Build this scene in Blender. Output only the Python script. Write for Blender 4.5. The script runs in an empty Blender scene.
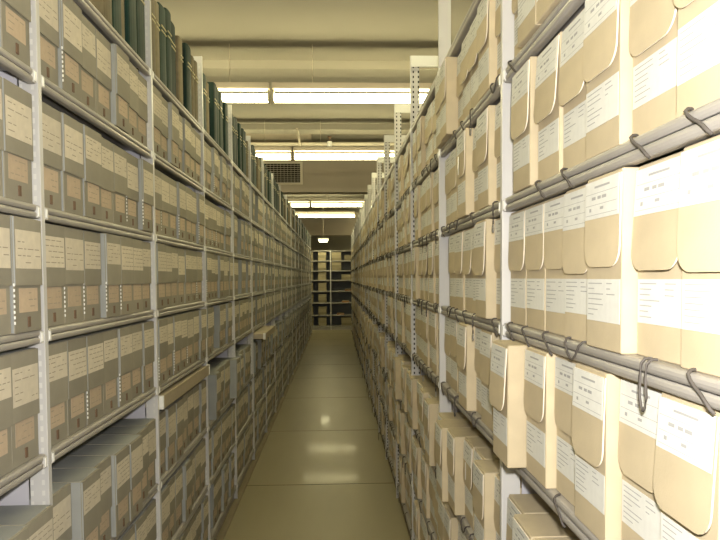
import bpy, math, random
from mathutils import Matrix, Vector
R = random.Random(7)
scn = bpy.context.scene
col = scn.collection

# ------------------------------------------------------------------ camera
F_PX, PITCH, YAW, ROLL = 641.5, .0413, .0358, -.0073
EYE = Vector((0, 0, 1.48))
def cam_axes():
    c, s = math.cos(YAW), math.sin(YAW)
    r = Vector((c, -s, 0)); f0 = Vector((s, c, 0)); z = Vector((0, 0, 1))
    cp, sp = math.cos(PITCH), math.sin(PITCH)
    f = f0*cp - z*sp; u = f0*sp + z*cp
    c, s = math.cos(ROLL), math.sin(ROLL)
    return r*c + u*s, u*c - r*s, f
RX, UP, FW = cam_axes()
cd = bpy.data.cameras.new('camera'); cam = bpy.data.objects.new('camera', cd); col.objects.link(cam)
M3 = Matrix((RX, UP, -FW)).transposed()
cam.matrix_world = Matrix.Translation(EYE) @ M3.to_4x4()
cd.sensor_width = 36; cd.lens = F_PX/720*36; cd.shift_y = 34/720; cd.clip_start = .05; cd.clip_end = 100
scn.camera = cam

# ------------------------------------------------------------------ light and exposure
w = bpy.data.worlds.new('world'); scn.world = w; w.use_nodes = True
w.node_tree.nodes['Background'].inputs[0].default_value = (.9, .85, .62, 1)
w.node_tree.nodes['Background'].inputs[1].default_value = .05
scn.view_settings.view_transform = 'Standard'; scn.view_settings.look = 'None'
scn.view_settings.gamma = 1; scn.view_settings.use_curve_mapping = False
scn.view_settings.exposure = 0.0
TUBE_STRENGTH = 18.5
TUBE_COLOR = (1.0, .91, .52, 1)
fl = bpy.data.lights.new('camera_flash', 'POINT'); fl.energy = 106; fl.shadow_soft_size = .025; fl.color = (1, .96, .93)
fo = bpy.data.objects.new('camera_flash', fl); col.objects.link(fo); fo.location = EYE + RX*.03 + UP*.09 + FW*.02

# ------------------------------------------------------------------ materials
def mat(name, base, rough=.6, metal=0, noise=0, nscale=8, bump=0, bscale=200, rnd=0, coat=0, croough=.1, stretch=None, spec=.5):
    m = bpy.data.materials.new(name); m.use_nodes = True
    nt = m.node_tree; b = nt.nodes['Principled BSDF']
    b.inputs['Roughness'].default_value = rough; b.inputs['Metallic'].default_value = metal
    b.inputs['Specular IOR Level'].default_value = spec
    b.inputs['Coat Weight'].default_value = coat; b.inputs['Coat Roughness'].default_value = croough
    rgb = nt.nodes.new('ShaderNodeRGB'); rgb.outputs[0].default_value = (*base, 1)
    out = rgb.outputs[0]
    tc = nt.nodes.new('ShaderNodeTexCoord'); vec = tc.outputs['Object']
    if stretch:
        mp = nt.nodes.new('ShaderNodeMapping'); mp.inputs['Scale'].default_value = stretch
        nt.links.new(vec, mp.inputs[0]); vec = mp.outputs[0]
    if noise or rnd:
        hsv = nt.nodes.new('ShaderNodeHueSaturation'); nt.links.new(out, hsv.inputs['Color'])
        val = None
        if noise:
            n = nt.nodes.new('ShaderNodeTexNoise'); n.inputs['Scale'].default_value = nscale; n.inputs['Detail'].default_value = 4
            nt.links.new(vec, n.inputs['Vector'])
            mr = nt.nodes.new('ShaderNodeMapRange'); mr.inputs['From Min'].default_value = .3; mr.inputs['From Max'].default_value = .7
            mr.inputs['To Min'].default_value = 1-noise; mr.inputs['To Max'].default_value = 1+noise
            nt.links.new(n.outputs[0], mr.inputs[0]); val = mr.outputs[0]
        if rnd:
            oi = nt.nodes.new('ShaderNodeObjectInfo')
            mr2 = nt.nodes.new('ShaderNodeMapRange'); mr2.inputs['To Min'].default_value = 1-rnd; mr2.inputs['To Max'].default_value = 1+rnd
            nt.links.new(oi.outputs['Random'], mr2.inputs[0])
            if val is None: val = mr2.outputs[0]
            else:
                mu = nt.nodes.new('ShaderNodeMath'); mu.operation = 'MULTIPLY'
                nt.links.new(val, mu.inputs[0]); nt.links.new(mr2.outputs[0], mu.inputs[1]); val = mu.outputs[0]
        nt.links.new(val, hsv.inputs['Value']); out = hsv.outputs[0]
    nt.links.new(out, b.inputs['Base Color'])
    if bump:
        n = nt.nodes.new('ShaderNodeTexNoise'); n.inputs['Scale'].default_value = bscale
        nt.links.new(vec, n.inputs['Vector'])
        bp = nt.nodes.new('ShaderNodeBump'); bp.inputs['Strength'].default_value = bump; bp.inputs['Distance'].default_value = .002
        nt.links.new(n.outputs[0], bp.inputs['Height']); nt.links.new(bp.outputs[0], b.inputs['Normal'])
    return m
def emis(name, c, s):
    m = bpy.data.materials.new(name); m.use_nodes = True
    nt = m.node_tree; b = nt.nodes['Principled BSDF']
    b.inputs['Base Color'].default_value = (.8, .8, .8, 1)
    b.inputs['Emission Color'].default_value = c; b.inputs['Emission Strength'].default_value = s
    return m
MT = dict(
    metal=mat('painted_steel', (.58, .57, .54), .38, 0, .06, 5, rnd=.05),
    lip=mat('shelf_enamel', (.32, .30, .265), .36, 0, .08, 9, rnd=.06, spec=.5),
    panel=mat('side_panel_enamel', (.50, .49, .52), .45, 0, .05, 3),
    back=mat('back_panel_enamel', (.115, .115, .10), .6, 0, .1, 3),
    dimslot=mat('slot_pale', (.66, .65, .6), .4),
    slot=mat('slot_dark', (.02, .02, .018), .9),
    stud=mat('bright_stud', (.85, .85, .8), .3),
    grey=mat('grey_box_board', (.262, .242, .185), .75, 0, .08, 14, .15, 300, rnd=.10),
    greylit=mat('grey_box_board_flashlit', (.285, .295, .28), .7, 0, .06, 14, rnd=.08),  # same grey board, lightened and cooled to paint flash light on sides and tops
    label=mat('cream_label_paper', (.60, .54, .42), .8, 0, .06, 60, rnd=.06),
    tanlabel=mat('tan_label_paper', (.47, .37, .26), .8, 0, .06, 60, rnd=.08),
    ink=mat('faded_ink', (.33, .29, .22), .9),
    tab=mat('brown_tab', (.14, .085, .05), .8),
    buff=mat('buff_box_board', (.53, .445, .29), .72, 0, .07, 16, .12, 300, rnd=.07),
    bufflit=mat('buff_board_lit_edge', (.78, .70, .56), .7, rnd=.04),  # flap rim coloured paler than the board, painting in the light it catches
    white=mat('white_label_paper', (.70, .70, .64), .75, 0, .04, 70, rnd=.05),
    greyink=mat('grey_print', (.38, .38, .36), .9),
    cord=mat('dark_cord', (.075, .065, .055), .7),
    ring=mat('cord_ring', (.42, .40, .36), .35, .5),
    floor=mat('floor_sheet', (.30, .262, .155), .36, 0, .09, 1.3, coat=.10, croough=.07, spec=.38, stretch=(2.2, .5, 1)),
    joint=mat('floor_joint', (.07, .06, .035), .7),
    curb=mat('curb_wood', (.22, .18, .11), .6, 0, .15, 6, stretch=(5, .6, 5)),
    ceil=mat('ceiling_paint', (.38, .35, .285), .85, 0, .05, .8),
    duct=mat('duct_paint', (.46, .40, .32), .8, 0, .06, 1.5),
    pipe=mat('pipe_paint', (.66, .60, .48), .45),
    wall=mat('wall_paint', (.38, .36, .29), .85, 0, .05, .8),
    farwall=mat('far_wall_paint', (.34, .32, .26), .85, 0, .1, .8),
    white_metal=mat('white_fixture_metal', (.75, .75, .7), .5),
    green=mat('green_cloth', (.008, .026, .019), .6, 0, .15, 30, rnd=.4, spec=.25),
    greentan=mat('olive_tan_cloth', (.16, .13, .07), .7, 0, .15, 30, rnd=.3),
    gold=mat('spine_lettering', (.45, .40, .22), .5),
    wood=mat('reference_shelf_laminate', (.40, .34, .24), .5, 0, .08, 10, stretch=(8, 1, 8)),
    flat=mat('tan_flat_board', (.30, .26, .16), .75, 0, .08, 10, rnd=.25),
    rust=mat('rust_folder', (.32, .15, .07), .75, rnd=.2),
    bluegrey=mat('blue_grey_enamel', (.13, .145, .17), .5, 0, .05, 3),
    tube=emis('fluorescent_diffuser', TUBE_COLOR, TUBE_STRENGTH),
)

# ------------------------------------------------------------------ mesh helpers
class MB:
    def __init__(s): s.v = []; s.f = []; s.m = []; s.mats = []
    def mi(s, k):
        if k not in s.mats: s.mats.append(k)
        return s.mats.index(k)
    def face(s, pts, k):
        n = len(s.v); s.v += [tuple(p) for p in pts]; s.f.append(tuple(range(n, n+len(pts)))); s.m.append(s.mi(k))
    def box(s, x0, x1, y0, y1, z0, z1, k, side=None, top=None):
        n = len(s.v)
        s.v += [(x0,y0,z0),(x1,y0,z0),(x1,y1,z0),(x0,y1,z0),(x0,y0,z1),(x1,y0,z1),(x1,y1,z1),(x0,y1,z1)]
        for q, kk in (((0,3,2,1),k),((4,5,6,7),top or k),((0,1,5,4),k),((2,3,7,6),k),((1,2,6,5),side or k),((3,0,4,7),side or k)):
            s.f.append(tuple(n+i for i in q)); s.m.append(s.mi(kk))
    def prism(s, prof, a0, a1, axis, k, capk=None):
        """prof: closed 2D outline counter-clockwise, swept along axis 'x' or 'y'"""
        def P(p, a): return (a, p[0], p[1]) if axis == 'x' else (p[0], a, p[1])
        n = len(s.v); N = len(prof)
        s.v += [P(p, a0) for p in prof] + [P(p, a1) for p in prof]
        for i in range(N):
            j = (i+1) % N; s.f.append((n+i, n+j, n+N+j, n+N+i)); s.m.append(s.mi(k))
        s.f.append(tuple(n+N-1-i for i in range(N))); s.m.append(s.mi(capk or k))
        s.f.append(tuple(n+N+i for i in range(N))); s.m.append(s.mi(capk or k))
    def tube(s, pts, r, k, n=6):
        pts = [Vector(p) for p in pts]; b = len(s.v)
        for i, p in enumerate(pts):
            t = (pts[min(i+1, len(pts)-1)] - pts[max(i-1, 0)]).normalized()
            a = t.cross(Vector((0,0,1)));
            if a.length < .1: a = t.cross(Vector((1,0,0)))
            a.normalize(); c = t.cross(a)
            for q in range(n):
                th = 2*math.pi*q/n; s.v.append(tuple(p + a*math.cos(th)*r + c*math.sin(th)*r))
        for i in range(len(pts)-1):
            for q in range(n):
                q2 = (q+1) % n
                s.f.append((b+i*n+q, b+i*n+q2, b+(i+1)*n+q2, b+(i+1)*n+q)); s.m.append(s.mi(k))
        s.f.append(tuple(b+q for q in range(n))); s.m.append(s.mi(k))
        s.f.append(tuple(b+(len(pts)-1)*n+n-1-q for q in range(n))); s.m.append(s.mi(k))
    def mesh(s, name, smooth=False):
        me = bpy.data.meshes.new(name); me.from_pydata(s.v, [], s.f)
        for k in s.mats: me.materials.append(MT[k])
        me.polygons.foreach_set('material_index', s.m)
        if smooth: me.polygons.foreach_set('use_smooth', [True]*len(s.f))
        me.update(); return me
def bevelled(me, wd=.0015, seg=1):
    import bmesh
    bm = bmesh.new(); bm.from_mesh(me)
    bmesh.ops.bevel(bm, geom=bm.edges[:], offset=wd, segments=seg, affect='EDGES', clamp_overlap=True)
    bm.to_mesh(me); bm.free(); return me
def put(name, me, parent=None, loc=None, rz=0):
    o = bpy.data.objects.new(name, me); col.objects.link(o)
    if parent: o.parent = parent
    if loc is not None: o.location = loc
    if rz: o.rotation_euler = (0, 0, rz)
    return o
def tag(o, label, cat, group=None):
    o['label'] = label; o['category'] = cat
    if group: o['group'] = group
    return o
def structure(name, mb, **k):
    o = put(name, mb.mesh(name)); o['kind'] = 'structure'; return o
ORD = ['zeroth','first','second','third','fourth','fifth','sixth','seventh','eighth','ninth','tenth','eleventh','twelfth','thirteenth','fourteenth','fifteenth','sixteenth','seventeenth','eighteenth','nineteenth','twentieth']

# ------------------------------------------------------------------ dimensions of the two ranges
BAY = .914
LX, RXF = -.686, .3955                 # faces of the shelf lips towards the aisle
LY0, RY0 = 2.4266-2*BAY, 1.4932-BAY    # near posts of the first bays
NL, NR = 18, 18
LZ = [.09, .39, .695, 1.06, 1.35, 1.635, 1.94, 2.24]
RZ = [.09, .39, .70, 1.068, 1.356, 1.645, 1.94, 2.24]
TOPZ = 2.61
DEPTH = .41
CEIL = 3.61

# ------------------------------------------------------------------ room shell
m = MB(); m.box(-4, 4, -2, 26, -.1, 0, 'floor'); structure('floor', m)
m = MB(); m.box(-4, 4, -2, 26, CEIL, CEIL+.1, 'ceil'); structure('ceiling', m)
m = MB(); m.box(-4.1, -4, -2, 26, 0, CEIL, 'wall'); structure('wall_left', m)
m = MB(); m.box(4, 4.1, -2, 26, 0, CEIL, 'wall'); structure('wall_right', m)
m = MB(); m.box(-4, 4, 26, 26.1, 0, CEIL, 'farwall'); structure('wall_back', m)
m = MB(); m.box(-4, 4, -2.1, -2, 0, CEIL, 'wall'); structure('wall_behind', m)
m = MB(); m.box(-4, 4, 11.35, 11.6, 2.98, CEIL, 'duct'); structure('beam_1', m)
m = MB(); m.box(-4, 4, 21.2, 21.6, 2.87, CEIL, 'duct'); structure('beam_2', m)
m = MB(); m.box(-4, 4, 8.98, 9.25, 3.53, CEIL, 'ceil'); structure('beam_3', m)
m = MB(); m.box(-4, -.36, 9.25, 11.35, 3.57, CEIL, 'duct'); structure('trim_1', m)
m = MB(); m.box(-4, 4, 6.4, 6.65, 3.53, CEIL, 'ceil'); structure('beam_4', m)
for i, y in enumerate((3.0, 4.55, 6.17, 7.88, 9.45, 10.9, 12.4, 13.9, 15.4, 16.9)):
    m = MB(); m.box(-.655, RXF+.0, y-.004, y+.004, 0, .0008, 'joint'); structure('trim_%d' % (i+2), m)
m = MB(); m.box(-.72, -.655, .6, 17.06, 0, .012, 'curb'); structure('trim_20', m)
m = MB(); m.box(RXF+.005, RXF+.03, .58, 17.03, 0, .05, 'curb'); structure('trim_21', m)

# ------------------------------------------------------------------ shelving bays (local frame: x along the aisle, -y towards the aisle, z up)
def lip_profile():
    # (y, z) outline of the rolled lip, counter-clockwise seen from +x ; z is relative to the lip's middle
    p = []
    for a in range(0, 181, 30):
        t = math.radians(a); p.append((-.002-.006*math.sin(t), .008+.008*math.cos(t)))
    p.append((-.0045, 0))
    for a in range(0, 181, 30):
        t = math.radians(a); p.append((-.002-.006*math.sin(t), -.008+.008*math.cos(t)))
    p += [(.010, -.016), (.010, -.013), (.001, -.013), (.001, .013), (DEPTH, .013), (DEPTH, .016)]
    return p
def shelf_mesh(name):
    mb = MB(); mb.prism(lip_profile(), .012, BAY-.012, 'x', 'lip'); return mb.mesh(name)
shelf_me = shelf_mesh('shelf')
def clip_mesh():
    mb = MB(); mb.box(.0, .03, -.010, .006, -.018, .014, 'white_metal'); mb.box(BAY-.03, BAY-.0, -.010, .006, -.018, .014, 'white_metal'); return mb
clip_me = {}
for s in (0, 1):
    mb = MB()
    a = .0125 if s == 0 else BAY-.0265
    mb.box(a, a+.014, -.0095, .004, -.014, .012, 'metal'); mb.box(a+.003, a+.011, -.011, -.0095, -.011, .009, 'stud')
    clip_me[s] = mb.mesh('shelf_clip')
def post_mesh(xs, slot, front=True):
    """angle post; xs = +1 if the camera side of the bay is at +x"""
    mb = MB()
    y0 = -.0105 if front else DEPTH-.045
    mb.box(-.008, .008, y0, y0+.004, 0, TOPZ, 'metal')
    mb.box(-.002, .002, y0+.004, y0+.046, 0, TOPZ, 'metal')
    zz = .06
    while slot and zz < TOPZ-.04:
        for yy in (y0+.012, y0+.038):
            for sx in (-1, 1):
                pts = [(sx*.0026, yy, zz), (sx*.0026, yy+.007, zz), (sx*.0026, yy+.007, zz+.012), (sx*.0026, yy, zz+.012)]
                mb.face(pts if sx > 0 else pts[::-1], slot)
        zz += .0254
    return mb.mesh('front_post' if front else 'back_post')
plain_post = post_mesh(1, None); post_me = {('L', 1): post_mesh(-1, 'dimslot'), ('R', 1): post_mesh(1, 'slot'), ('L', 0): post_mesh(-1, 'dimslot', False), ('R', 0): post_mesh(1, 'slot', False)}
mb = MB()
mb.box(-.0012, .0012, .04, DEPTH-.046, .05, 2.25, 'panel'); side_panel_me = mb.mesh('side_panel')
mb = MB(); mb.box(-.008, .008, -.008, DEPTH, TOPZ-.055, TOPZ, 'white_metal'); top_bar_me = mb.mesh('top_bar')
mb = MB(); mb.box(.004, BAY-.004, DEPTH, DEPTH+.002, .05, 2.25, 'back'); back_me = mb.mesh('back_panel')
mb = MB(); mb.box(.012, BAY-.012, .01, .014, 0, .072, 'lip'); kick_me = mb.mesh('kick_plate')

def bay(side, b, last):
    if side == 'L': root_loc = (LX, LY0+BAY*b, 0); rz = math.pi/2; near, far = 0, BAY; zs = LZ; what = 'grey document boxes'
    else: root_loc = (RXF, RY0+BAY*(b+1), 0); rz = -math.pi/2; near, far = BAY, 0; zs = RZ; what = 'buff flap-front boxes'
    r = put('shelving_bay', None, None, root_loc, rz)
    tag(r, 'grey steel shelving bay filled with %s, %s bay down the aisle' % (what, ORD[b+1]), 'shelving', 'shelving bays holding ' + what)
    for xx in ((near, far) if last else (near,)):
        put('front_post', plain_post if side == 'R' and b < 3 else post_me[side, 1], r, (xx, 0, 0)); put('back_post', post_me[side, 0], r, (xx, 0, 0))
        put('side_panel', side_panel_me, r, (xx, 0, 0))
        if side == 'R': put('top_bar', top_bar_me, r, (xx, 0, 0))
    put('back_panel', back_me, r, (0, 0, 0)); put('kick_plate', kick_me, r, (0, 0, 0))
    for z in zs:
        s = put('shelf', shelf_me, r, (0, 0, z))
        if b < 8:
            put('shelf_clip', clip_me[0], s, (0, 0, 0)); put('shelf_clip', clip_me[1], s, (0, 0, 0))
    return r
for b in range(NL): bay('L', b, b == NL-1)
for b in range(NR): bay('R', b, b == NR-1)

# ------------------------------------------------------------------ boxes (local: front face at y=0 facing -y, x across, near side of the camera is +x on the right range, -x on the left)
W, H, D = .125, .249, .372
HB = .254          # the buff boxes are a little taller
def grey_parts(v):
    """grey document box: body, drop front, upper label, lower label, pull tab, edge strip"""
    w = W/2-.001; P = {}
    rr = random.Random(v)
    mb = MB(); mb.box(-w, w, 0, D, 0, H, 'grey', 'greylit', 'greylit'); P['body'] = bevelled(mb.mesh('body'), .0015)
    fz = H*(.40+rr.uniform(-.015, .015))
    mb = MB(); mb.box(-w, w, -.004, -.0003, fz, H-.002, 'grey', 'greylit'); P['drop_front'] = mb.mesh('drop_front')
    mb = MB(); a = w*.93; z1 = H*(.875+rr.uniform(-.02, .02)); z0 = z1-H*(.30 + rr.choice([-.05, -.02, 0, .03]))
    def lab(mb, x0, x1, z0, z1, y, k, ik, rows, rr):
        mb.box(x0, x1, y-.0005, y, z0, z1, k)
        yy = y-.0008
        for i in range(rows):
            zz = z1-(z1-z0)*(i+.8)/(rows+.6); x = x0+.008
            while x < x1-.014:
                l = rr.uniform(.008, .03); e = min(x+l, x1-.006)
                if rr.random() < .7: mb.face([(x, yy, zz), (e, yy, zz), (e, yy, zz+.0022), (x, yy, zz+.0022)], ik)
                x += l+.006
    lab(mb, -a, a, z0, z1, -.004, 'label', 'ink', 5, rr); P['upper_label'] = mb.mesh('upper_label')
    mb = MB(); c = rr.uniform(-.004, .004); lab(mb, -w*.68+c, w*.68+c, H*.175, H*.385, 0, 'tanlabel', 'ink', 3, rr); P['lower_label'] = mb.mesh('lower_label')
    mb = MB(); mb.box(-.005, .005, -.0025, 0, H*.045, H*.135, 'tab'); P['pull_tab'] = mb.mesh('pull_tab')
    mb = MB(); zz = .02
    while zz < H*.42:
        mb.box(-w-.0012, -w+.0012, -.002, .0005, zz, zz+.006, 'stud'); zz += .0115
    P['edge_strip'] = mb.mesh('edge_strip')
    return P
def rounded_flap(w, z0, z1, r, y0, y1, tilt):
    pts = [(-w, z1), (-w, z0+r)]
    for a in range(0, 91, 15):
        t = math.radians(a); pts.append((-w+r*(1-math.cos(t)), z0+r*(1-math.sin(t))))
    for a in range(0, 91, 15):
        t = math.radians(90-a); pts.append((w-r*(1-math.cos(t)), z0+r*(1-math.sin(t))))
    pts += [(w, z0+r), (w, z1)]
    mb = MB(); n = len(pts)
    def Y(p, base):                                      # the flap swings out a little towards its lower edge
        q = (z1-p[1])/(z1-z0); return base-tilt*q
    A = [(p[0], Y(p, y0), p[1]) for p in pts]; B = [(p[0], Y(p, y1), p[1]) for p in pts]
    mb.face(A, 'buff'); mb.face(B[::-1], 'buff')
    for i in range(n):
        j = (i+1) % n; mb.face([A[j], A[i], B[i], B[j]], 'bufflit')
    return mb, Y
def print_label(mb, x0, x1, z0, z1, y, rr, form):
    mb.box(x0, x1, y-.0005, y, z0, z1, 'white')
    yy = y-.0008; k = 'greyink'
    def bar(a, b, c, d): mb.face([(a, yy, c), (b, yy, c), (b, yy, d), (a, yy, d)], k)
    h = z1-z0; ww = x1-x0
    if form:
        for q in (.66, .36, .1): bar(x0+.004, x1-.004, z0+h*q, z0+h*q+.0007)
        bar(x0+ww*.3, x0+ww*.75, z0+h*.8, z0+h*.8+.003)
        bar(x0+ww*.22, x0+ww*.34, z0+h*.5, z0+h*.5+.0045); bar(x0+ww*.40, x0+ww*.50, z0+h*.5, z0+h*.5+.0045); bar(x0+ww*.53, x0+ww*.66, z0+h*.5, z0+h*.5+.0045)
        bar(x0+ww*.15, x0+ww*.21, z0+h*.2, z0+h*.2+.005); bar(x0+ww*.48, x0+ww*.58, z0+h*.22, z0+h*.22+.004)
    else:
        for i in range(7):
            z = z1-h*(i+.9)/8; bar(x0+.006, x0+.006+rr.uniform(.02, .055), z, z+.0014)
            if i < 3: bar(x0+ww*.62, x0+ww*rr.uniform(.7, .9), z, z+.0014)
def buff_parts(v):
    w = W/2-.001; P = {}; rr = random.Random(v+50)
    mb = MB(); mb.box(-w, w, 0, D, 0, HB, 'buff'); P['body'] = bevelled(mb.mesh('body'), .0018)
    fz = HB*(.455+rr.uniform(-.03, .02)); tilt = rr.choice([.002, .004, .008, .012])
    mb, Y = rounded_flap(w-.0005, fz, H-.0015, .028, -.0028, -.0006, tilt); P['front_flap'] = mb.mesh('front_flap')
    mb = MB(); z1 = HB*.975; z0 = HB*(.74+rr.uniform(-.02, .02))
    print_label(mb, -w+.002, w-.004, z0, z1, -.0029, rr, True)
    # follow the lift of the flap
    mb.v = [(x, Y((x, z), y), z) for x, y, z in mb.v]
    P['upper_label'] = mb.mesh('upper_label')
    mb = MB(); print_label(mb, -w+.003, w-.005, HB*(.16+rr.uniform(-.02, .02)), HB*.405, 0, rr, False); P['lower_label'] = mb.mesh('lower_label')
    return P
def cord_mesh(kind):
    """string from under the box front, over the rolled lip in front of it; y = 0 is the lip's own face plane, its roll reaches -.008; z = 0 is the shelf surface"""
    mb = MB(); Yf = -.0112
    if kind == 0:     # diagonal wrap
        pts = [(-.03, .003, .0026), (-.027, -.001, .003), (-.024, -.006, .0024), (-.021, -.0105, -.001), (-.015, Yf, -.007), (-.006, Yf, -.013), (.006, Yf, -.019), (.016, Yf, -.026), (.022, Yf+.001, -.032), (.024, -.007, -.036)]
        mb.tube(pts, .0022, 'cord')
    elif kind == 1:   # hanging loop with a ring
        pts = [(-.01, .003, .0026), (-.008, -.001, .003), (-.006, -.006, .0024), (-.003, -.0108, -.002), (.0, Yf-.001, -.012), (.003, Yf-.001, -.03), (.001, Yf, -.046), (.0, Yf, -.055)]
        mb.tube(pts, .002, 'cord')
        c = Vector((0, Yf, -.064)); mb.tube([c+Vector((math.cos(q)*.0085, 0, math.sin(q)*.0095)) for q in [math.pi/2+2*math.pi*k/12 for k in range(13)]], .0017, 'ring')
    elif kind == 2:   # loose loop lying on the lip and drooping over it
        pts = [(-.037, .003, .0028), (-.036, -.001, .003), (-.035, -.006, .0024)]
        for i in range(1, 16):
            t = i/16; a = math.pi*t; dz = .030*math.sin(a)
            pts.append((-.035+.07*t, Yf, .001-dz))
        pts += [(.035, -.006, .0024), (.036, -.001, .003), (.037, .003, .0028)]
        mb.tube(pts, .0021, 'cord')
    else:             # long dangling loop
        pts = [(-.006, .003, .0026), (-.006, -.001, .003), (-.006, -.006, .0024), (-.006, -.0108, -.003), (-.007, Yf-.001, -.02), (-.009, Yf, -.045), (-.005, Yf, -.058), (.0, Yf, -.063), (.005, Yf, -.058), (.009, Yf, -.045), (.007, Yf-.001, -.02), (.008, -.0108, -.003), (.008, -.006, .0024), (.008, -.001, .003), (.008, .003, .0026)]
        mb.tube(pts, .002, 'cord')
    return mb.mesh('pull_cord', True)
GREY = [grey_parts(i) for i in range(5)]
BUFF = [buff_parts(i) for i in range(5)]
SETB, SETG = .013, .006   # how far the box fronts sit behind the lips
CORD = [cord_mesh(i) for i in range(4)]
mb = MB(); mb.box(-.006, .006, -.0065, -.006, .03, .085, 'stud'); TABW = mb.mesh('paper_tab')

def simple_mesh(P, keys, name):
    """one mesh from a box's parts, for boxes too far away to show their parts"""
    out = MB()
    for k in keys:
        me = P[k]; n = len(out.v); out.v += [tuple(v.co) for v in me.vertices]
        names = [mm.name for mm in me.materials]; inv = {MT[q].name: q for q in MT}
        for p in me.polygons:
            out.f.append(tuple(n+i for i in p.vertices)); out.m.append(out.mi(inv[names[p.material_index]]))
    return out
GREY_S = [simple_mesh(P, ('body', 'drop_front', 'upper_label', 'lower_label'), 'g') for P in GREY]
BUFF_S = [simple_mesh(P, ('body', 'front_flap', 'upper_label', 'lower_label'), 'b') for P in BUFF]
for i, sm in enumerate(BUFF_S):
    cm = CORD[(0, 2, 0, 2, 3)[i]]; n = len(sm.v); sm.v += [(v.co.x, v.co.y-SETB, v.co.z) for v in cm.vertices]
    for p in cm.polygons: sm.f.append(tuple(n+q for q in p.vertices)); sm.m.append(sm.mi('cord'))
GREY_SM = [s.mesh('document_box') for s in GREY_S]
BUFF_SM = [s.mesh('flap_box') for s in BUFF_S]

def shown(P):
    v = Vector(P)-EYE; d = v.dot(FW)
    if d < .05: return None
    return 360+F_PX*v.dot(RX)/d, 304-F_PX*v.dot(UP)/d
def visible_area(side, y0, y1, z):
    x = LX if side == 'L' else RXF
    pts = [shown((x, yy, zz)) for yy in (y0, y1) for zz in (z, z+H)]
    if any(p is None for p in pts): return 0
    xs = [min(720, max(0, p[0])) for p in pts]; ys = [min(540, max(0, p[1])) for p in pts]
    return (max(xs)-min(xs))*(max(ys)-min(ys))

# explicit rows measured on the photograph: (side, bay, shelf) -> list from far to near of (near edge y, protrusion)
EX = {
 ('R', 0, 4): [(1.374, .004), (1.237, .004), (1.112, .004), (.984, .011), (.855, .022), (.726, .002), (.60, .01)],
 ('R', 0, 5): [(1.249, .022), (1.122, .008), (.995, .004), (.868, .014), (.741, .0), (.61, .01)],
 ('R', 0, 3): [(1.27, .060), (1.14, .024), (1.015, .006), (.889, .020), (.762, 0), (.635, .01)],
 ('R', 1, 4): [(2.13, .01), (2.0, .012), (1.87, .008), (1.745, .01), (1.618, .030), (1.505, .004)],
 ('R', 1, 6): [(2.30, .035), (2.172, .040), (2.03, .0), (1.90, .01), (1.765, .012), (1.628, .02), (1.503, .0)],
 ('R', 1, 3): [(2.28, 0), (2.15, .003), (2.02, .0), (1.86, .030), (1.735, .002), (1.608, .016)],
 ('L', 1, 5): [(1.60, .0), (1.73, .006), (1.985, .022), (2.112, .007), (2.239, .003)],
}
cands = []
for side, y0, n, zs, sgn in (('L', LY0, NL, LZ, 1), ('R', RY0, NR, RZ, -1)):
    for b in range(n):
        for j in range(7):
            z = zs[j]+.0162; ya = y0+BAY*b
            low = zs[j+1]-zs[j] > .34
            row = []
            if (side, b, j) in EX and side == 'R':
                row = []; lim = ya+BAY-.0098
                for e, p in EX[side, b, j]:
                    e = min(e*(1.02 if b == 0 else 1), lim-W); row.append((e+W/2, p)); lim = e-.0005
                row = row[::-1]
            else:
                k = 7 if R.random() < .84 else 6
                slack = BAY-.03-k*(W+.0005)
                y = ya+.014 + (slack*R.uniform(0, .25) if side == 'R' else slack*R.uniform(0, 1))
                for i in range(k):
                    if side == 'L': p = R.choice([0, 0, .001, .003, .006, .010, .016])
                    else: p = R.choice([0, 0, .003, .006, .012, .02, .028])
                    if low: p += R.choice([0, .01, .03])
                    row.append((y+W/2, p)); y += W+.0005
                    if R.random() < .05 and slack > .03 and i < k-1: y += min(slack*.3, .02)
            i = -1
            for q, (yc, p) in enumerate(row):
                if R.random() < (.05 if side == 'L' else .025) and b > 2: continue
                i += 1
                cands.append(dict(side=side, b=b, j=j, i=i, n=len(row), y=yc, p=p, z=z, v=R.randrange(5), far=(q == len(row)-1)))
for c in cands: c['area'] = visible_area(c['side'], c['y']-W/2, c['y']+W/2, c['z'])

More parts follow.
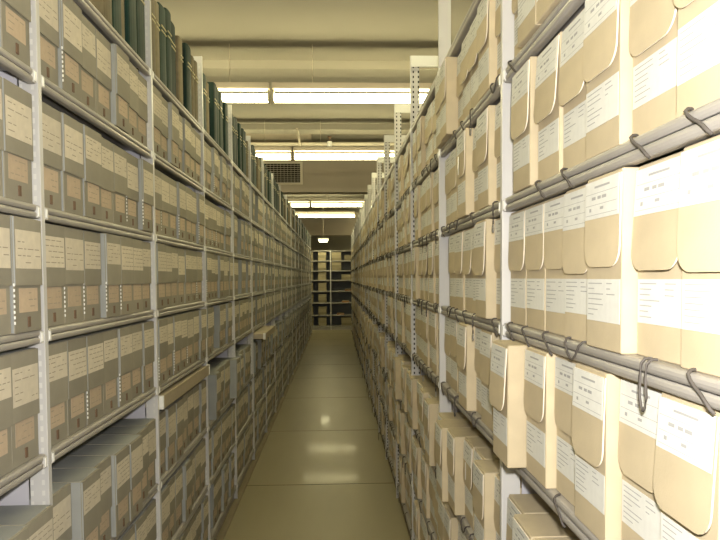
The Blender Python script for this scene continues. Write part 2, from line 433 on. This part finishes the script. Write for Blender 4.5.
def place(c, me_or_none):
    x = (LX-SETG+c['p']) if c['side'] == 'L' else (RXF+SETB-c['p'])
    rz = math.pi/2 if c['side'] == 'L' else -math.pi/2
    return Vector((x, c['y'], c['z'])), rz
def place_words(c):
    k = c['i']+1
    return '%s from near post, %s shelf up, %s bay down the aisle' % (ORD[k], ORD[c['j']+1], ORD[c['b']+1])
for side in 'LR':
    cs = sorted([c for c in cands if c['side'] == side and c['area'] > 0], key=lambda c: -c['area'])
    ind, rest = cs[:300], cs[300:]
    PARTS = GREY if side == 'L' else BUFF
    for n, c in enumerate(ind):
        loc, rz = place(c, None)
        detailed = n < 170
        name = 'document_box' if side == 'L' else 'flap_box'
        kind = 'grey document box' if side == 'L' else 'buff flap-front box'
        group = 'grey document boxes in the range' if side == 'L' else 'buff boxes with flap fronts in the range'
        if detailed:
            r = put(name, None, None, loc, rz); P = PARTS[c['v']]
            for k in (('body', 'drop_front', 'upper_label', 'lower_label') if side == 'L' else ('body', 'front_flap', 'upper_label', 'lower_label')):
                put(k, P[k], r)
            if side == 'L':
                if n < 120: put('pull_tab', P['pull_tab'], r)
                if n < 120 and c['j'] in (3, 4, 5, 6) and R.random() < .5: put('edge_strip', P['edge_strip'], r)
            else:
                if c['p'] <= .0125:
                    kd = R.choice([0, 0, 0, 2, 2, 1, 3])
                    if (c['b'], c['j']) == (0, 5) : kd = [0, 0, 0, 0, 0, 1][min(5, c['i'])]
                    put('pull_cord', CORD[kd], r, (R.uniform(-.008, .008), c['p']-SETB, 0))
                if (c['b'], c['j']) in ((1, 2), (1, 5)) and c['i'] == 3: put('paper_tab', TABW, r, (-.02, 0, .10)); 
        else:
            r = put(name, (GREY_SM if side == 'L' else BUFF_SM)[c['v']], None, loc, rz)
        tag(r, kind+', '+place_words(c), 'box', group)
    out = MB(); S = GREY_S if side == 'L' else BUFF_S
    for c in rest:
        loc, rz = place(c, None); s = S[c['v']]; n = len(out.v); cs_, sn = math.cos(rz), math.sin(rz)
        out.v += [(loc.x+x*cs_-y*sn, loc.y+x*sn+y*cs_, loc.z+z) for x, y, z in s.v]
        mp = [out.mi(k) for k in s.mats]
        out.f += [tuple(n+i for i in f) for f in s.f]; out.m += [mp[q] for q in s.m]
    o = put('document_boxes' if side == 'L' else 'flap_boxes', out.mesh('far_boxes')); o['kind'] = 'stuff'
    tag(o, ('grey document boxes' if side == 'L' else 'buff flap-front boxes')+' continuing in rows down the far end of the aisle', 'boxes')

# ------------------------------------------------------------------ green volumes on top of the grey range
def volume_mesh(k, wd, h):
    mb = MB(); pts = [(-wd/2, .3), (-wd/2, .006)]
    for a in range(0, 181, 30):
        t = math.radians(a); pts.append((-wd/2*math.cos(t), .006-.008*math.sin(t)))
    pts += [(wd/2, .006), (wd/2, .3)]
    N = len(pts); b = len(mb.v); mb.v += [(x, y, 0) for x, y in pts]+[(x, y, h) for x, y in pts]
    for i in range(N):
        j = (i+1) % N; mb.f.append((b+i, b+j, b+N+j, b+N+i)); mb.m.append(mb.mi(k))
    mb.f.append(tuple(b+N-1-i for i in range(N))); mb.m.append(0); mb.f.append(tuple(b+N+i for i in range(N))); mb.m.append(0)
    for z in (.72, .66): mb.box(-wd*.34, wd*.34, -.0035, -.0, h*z, h*z+.006, 'gold')
    return mb.mesh('bound_volume')
VOL = [(volume_mesh('green', .10, .31), .10), (volume_mesh('green', .085, .33), .085), (volume_mesh('greentan', .07, .29), .07), (volume_mesh('green', .11, .32), .11)]
for b in range(0, NL):
    y = LY0+BAY*b+.02; e = LY0+BAY*(b+1)-.015; i = 1
    while True:
        me, wd = R.choice(VOL if b > 1 else VOL[:3]+[VOL[2]])
        if y+wd > e: break
        if R.random() < .93 and y > 1.9:
            o = put('bound_volume', me, None, (LX+.0005+R.choice([0, .002, .003, -.010]), y+wd/2, LZ[7]+.0162), math.pi/2)
            kn = 'olive tan' if me is VOL[2][0] else 'dark green'
            tag(o, '%s cloth-bound volume, %s from near post of %s bay, top shelf' % (kn, ORD[i], ORD[b+1]), 'book', 'cloth-bound volumes on the top shelf'); i += 1
        y += wd+.001

# ------------------------------------------------------------------ pull-out reference shelves
def ref_shelf(y0, out, words):
    r = put('reference_shelf', None, None, (LX, y0, .985), math.pi/2)
    tag(r, words, 'shelf', 'pull-out reference shelves')
    mb = MB(); mb.box(.025, BAY-.025, -out, .36, .004, .047, 'wood'); put('board', bevelled(mb.mesh('board'), .003), r)
    mb = MB(); mb.box(.025, BAY-.025, -out-.006, -out, .0, .05, 'wood'); put('front_edge', mb.mesh('front_edge'), r)
    for xa in (.012, BAY-.025):
        mb = MB(); mb.box(xa, xa+.013, -out-.008, -out+.012, .0, .052, 'white_metal'); put('end_cap', bevelled(mb.mesh('end_cap'), .002), r)
ref_shelf(LY0+2*BAY, .018, 'tan pull-out reference shelf pushed in above grey boxes in the third bay')
ref_shelf(LY0+5*BAY, .10, 'tan pull-out reference shelf drawn out into the aisle from the grey range')

# ------------------------------------------------------------------ shelving across the end of the aisle
EY = 18.2
def end_bay(x0, which, both=False):
    r = put('shelving_bay', None, None, (x0, EY, 0))
    tag(r, which, 'shelving', 'shelving bays across the end of the aisle')
    for xx in ((0, BAY) if both else (0,)):
        mb = MB(); mb.box(-.0115, .0115, -.012, .03, 0, 2.26, 'metal'); put('front_post', mb.mesh('front_post'), r, (xx, 0, 0))
        put('side_panel', side_panel_me, r, (xx, 0, 0))
    mb = MB(); mb.box(.004, BAY-.004, DEPTH, DEPTH+.003, .05, 2.25, 'bluegrey'); put('back_panel', mb.mesh('back_panel'), r)
    mb = MB(); mb.box(.012, BAY-.012, 0, .01, 0, .07, 'lip'); put('kick_plate', mb.mesh('kick_plate'), r)
    for z in (.10, .41, .76, 1.09, 1.40, 1.67, 1.95, 2.235): put('shelf', shelf_me, r, (0, 0, z))
EX0 = -.176
end_bay(EX0-BAY, 'steel shelving bay across the aisle end, full of tan flat boxes')
end_bay(EX0, 'steel shelving bay across the aisle end, half empty with blue-grey back showing', True)
EZ = [.10, .41, .76, 1.09, 1.40, 1.67, 1.95]
mb = MB(); mb.box(-.14, .14, 0, .36, 0, .075, 'flat'); mb.box(-.142, .142, -.002, .36, .05, .077, 'flat'); flat_me = mb.mesh('flat_box')
mb = MB(); mb.box(-.10, .10, 0, .3, 0, .02, 'rust'); mb.box(-.085, .095, .01, .29, .02, .035, 'flat'); folder_me = mb.mesh('document_folder')
def stack(x, z, n, words, kx=1):
    for i in range(n):
        o = put('flat_box', flat_me, None, (x+R.uniform(-.006, .006), EY+.02, z+.0162+i*.0772)); o.scale.x = kx
        tag(o, 'tan flat box, %s up in %s' % (ORD[i+1], words), 'box', 'tan flat boxes on the end shelving')
def lev(j): return ORD[j+1]+' shelf up'
for j in range(7):
    n = 3 if j in (0, 1, 2, 3, 4) else 3
    if EZ[j]+.0162+n*.0772 > (EZ+[2.235])[j+1]-.02: n = int(((EZ+[2.235])[j+1]-.02-EZ[j]-.0162)/.0772)
    stack(EX0-.24, EZ[j], n, 'stack beside middle post, %s' % lev(j), .8)
    stack(EX0-.24-.39, EZ[j], n, 'outer stack of full end bay, %s' % lev(j), .9)
for j in (5, 6): stack(EX0+.17, EZ[j], 3, 'main stack of half-empty end bay, %s' % lev(j), .95)
stack(EX0+.50, EZ[6], 2, 'outer stack of half-empty end bay, seventh shelf up', .7)
stack(EX0+.45, EZ[4], 2, 'low stack, fifth shelf of half-empty end bay', 1)
stack(EX0+.45, EZ[0], 3, 'stack on lowest shelf of half-empty end bay', 1.1)
for j, x, wd in ((3, .50, 'rust folder of papers on the fourth shelf of the half-empty end bay'), (1, .27, 'rust folder of papers beside the post, second shelf of half-empty end bay'), (2, .42, 'rust folder of papers on the third shelf of the half-empty end bay')):
    o = put('document_folder', folder_me, None, (EX0+x, EY+.02, EZ[j]+.0162)); o.scale = (1, 1, 1.6); tag(o, wd, 'folder', 'rust folders on the end shelving')

# ------------------------------------------------------------------ ceiling lights, vent, pipes
def light(x0, x1, y, words):
    r = put('ceiling_light', None, None, ((x0+x1)/2, y, CEIL))
    tag(r, words, 'ceiling light', 'fluorescent lights across the ceiling'); h = (x1-x0)/2; zl = 1.48+1.64-CEIL
    mb = MB(); mb.prism([(-.05, .0), (.05, .0), (.062, .05), (-.062, .05)], -h, h, 'x', 'duct'); put('housing', mb.mesh('housing'), r, (0, 0, zl+.03+.045))
    prof = []
    for a in range(0, 360, 24):
        t = math.radians(a); prof.append((.066*math.cos(t), .037*math.sin(t)))
    mb = MB(); mb.prism(prof, -h+.02, h-.02, 'x', 'tube'); put('diffuser', mb.mesh('diffuser', False), r, (0, 0, zl+.0))
    for s in (-1, 1):
        mb = MB(); mb.box(-.008, .008, -.06, .06, -.04, .06, 'pipe'); put('end_cap', mb.mesh('end_cap'), r, (s*(h-.008), 0, zl))
        mb = MB(); mb.tube([(0, 0, zl+.1), (0, 0, 0)], .003, 'pipe', 4); put('hanger', mb.mesh('hanger'), r, (s*h*.7, 0, 0))
rows = [(.4, 'behind the camera end'), (3.1, 'high over the nearest boxes'), (5.95, 'nearest of those in sight'), (8.8, 'just before the deep beam'), (14.6, 'second row past the deep beam')]
names = ['first', 'second']
for y, wds in [(.6, 'over the aisle start'), (3.2, 'over the nearest boxes'), (5.95, 'second row before the vent'), (8.8, 'in front of the vent'), (14.6, 'beyond the deep beam')]:
    light(-3.0, -.595, y, 'fluorescent ceiling light on the grey box side, '+wds)
    light(-.57, 1.86, y, 'fluorescent ceiling light on the buff box side, '+wds)
light(-1.9, .5, 17.15, 'single fluorescent ceiling light nearest the end of the aisle')
light(.85, 3.2, 20.3, 'fluorescent ceiling light out beyond the end shelving')
light(1.1, 3.4, 23.4, 'added unseen ceiling light farthest back, brightening the dark back wall')  # added lamp, hidden from view, put in to light the back wall
r = put('hanging_light', None, None, (-.36, 17.75, CEIL)); tag(r, 'small lit fixture hanging low above the end shelving', 'light')
mb = MB(); mb.box(-.11, .11, -.25, .25, -.04, .0, 'tube'); put('diffuser', mb.mesh('diffuser'), r, (0, 0, -1.09))
mb = MB(); mb.box(-.14, .14, -.26, .26, 0, .035, 'white_metal'); put('housing', mb.mesh('housing'), r, (0, 0, -1.089))
for s in (-1, 1):
    mb = MB(); mb.tube([(0, s*.2, -1.06), (0, s*.2, 0)], .003, 'duct', 4); put('hanger', mb.mesh('hanger'), r)

r = put('air_vent', None, None, (-.95, 11.35, 3.31)); tag(r, 'dark louvred air vent in a pale frame on the deep beam', 'vent')
mb = MB()
for q in ((-.42, .37, -.20, -.165), (-.42, .37, .165, .20), (-.42, -.385, -.165, .165), (.325, .37, -.165, .165)): mb.box(q[0], q[1], -.03, 0, q[2], q[3], 'pipe')
put('frame', mb.mesh('frame'), r)
mb = MB(); mb.box(-.385, .325, -.006, -.002, -.165, .165, 'slot'); put('backing', mb.mesh('backing'), r)
mb = MB()
for i in range(9): mb.box(-.385, .325, -.022, -.008, -.155+i*.036, -.151+i*.036, 'pipe')
for i in range(12): mb.box(-.375+i*.06, -.372+i*.06, -.024, -.010, -.165, .165, 'pipe')
put('louvres', mb.mesh('louvres'), r)
mb = MB(); mb.tube([(-4, 0, 0), (4, 0, 0)], .03, 'pipe', 12)
o = put('water_pipe', mb.mesh('water_pipe', True), None, (0, 9.7, 3.475)); tag(o, 'pale pipe running across under the ceiling, carrying the sprinkler', 'pipe')
mb = MB(); mb.tube([(0, 8.98, 0), (0, 9.66, -.10)], .018, 'pipe', 8)
o = put('conduit', mb.mesh('conduit', True), None, (-.53, 0, 3.55)); tag(o, 'thin pale conduit running along the ceiling into the cross pipe', 'pipe')
r = put('sprinkler', None, None, (-.09, 9.66, 3.475)); tag(r, 'small upright sprinkler head on the pale cross pipe', 'sprinkler')
mb = MB(); mb.tube([(0, -.01, -.045), (0, -.01, .03)], .038, 'white_metal', 10); put('fitting', mb.mesh('fitting'), r)
mb = MB(); mb.tube([(0, -.01, .03), (0, -.01, .10)], .012, 'tab', 8); mb.tube([(0, -.01, .085), (0, -.01, .105)], .03, 'tab', 10); put('head', mb.mesh('head'), r)
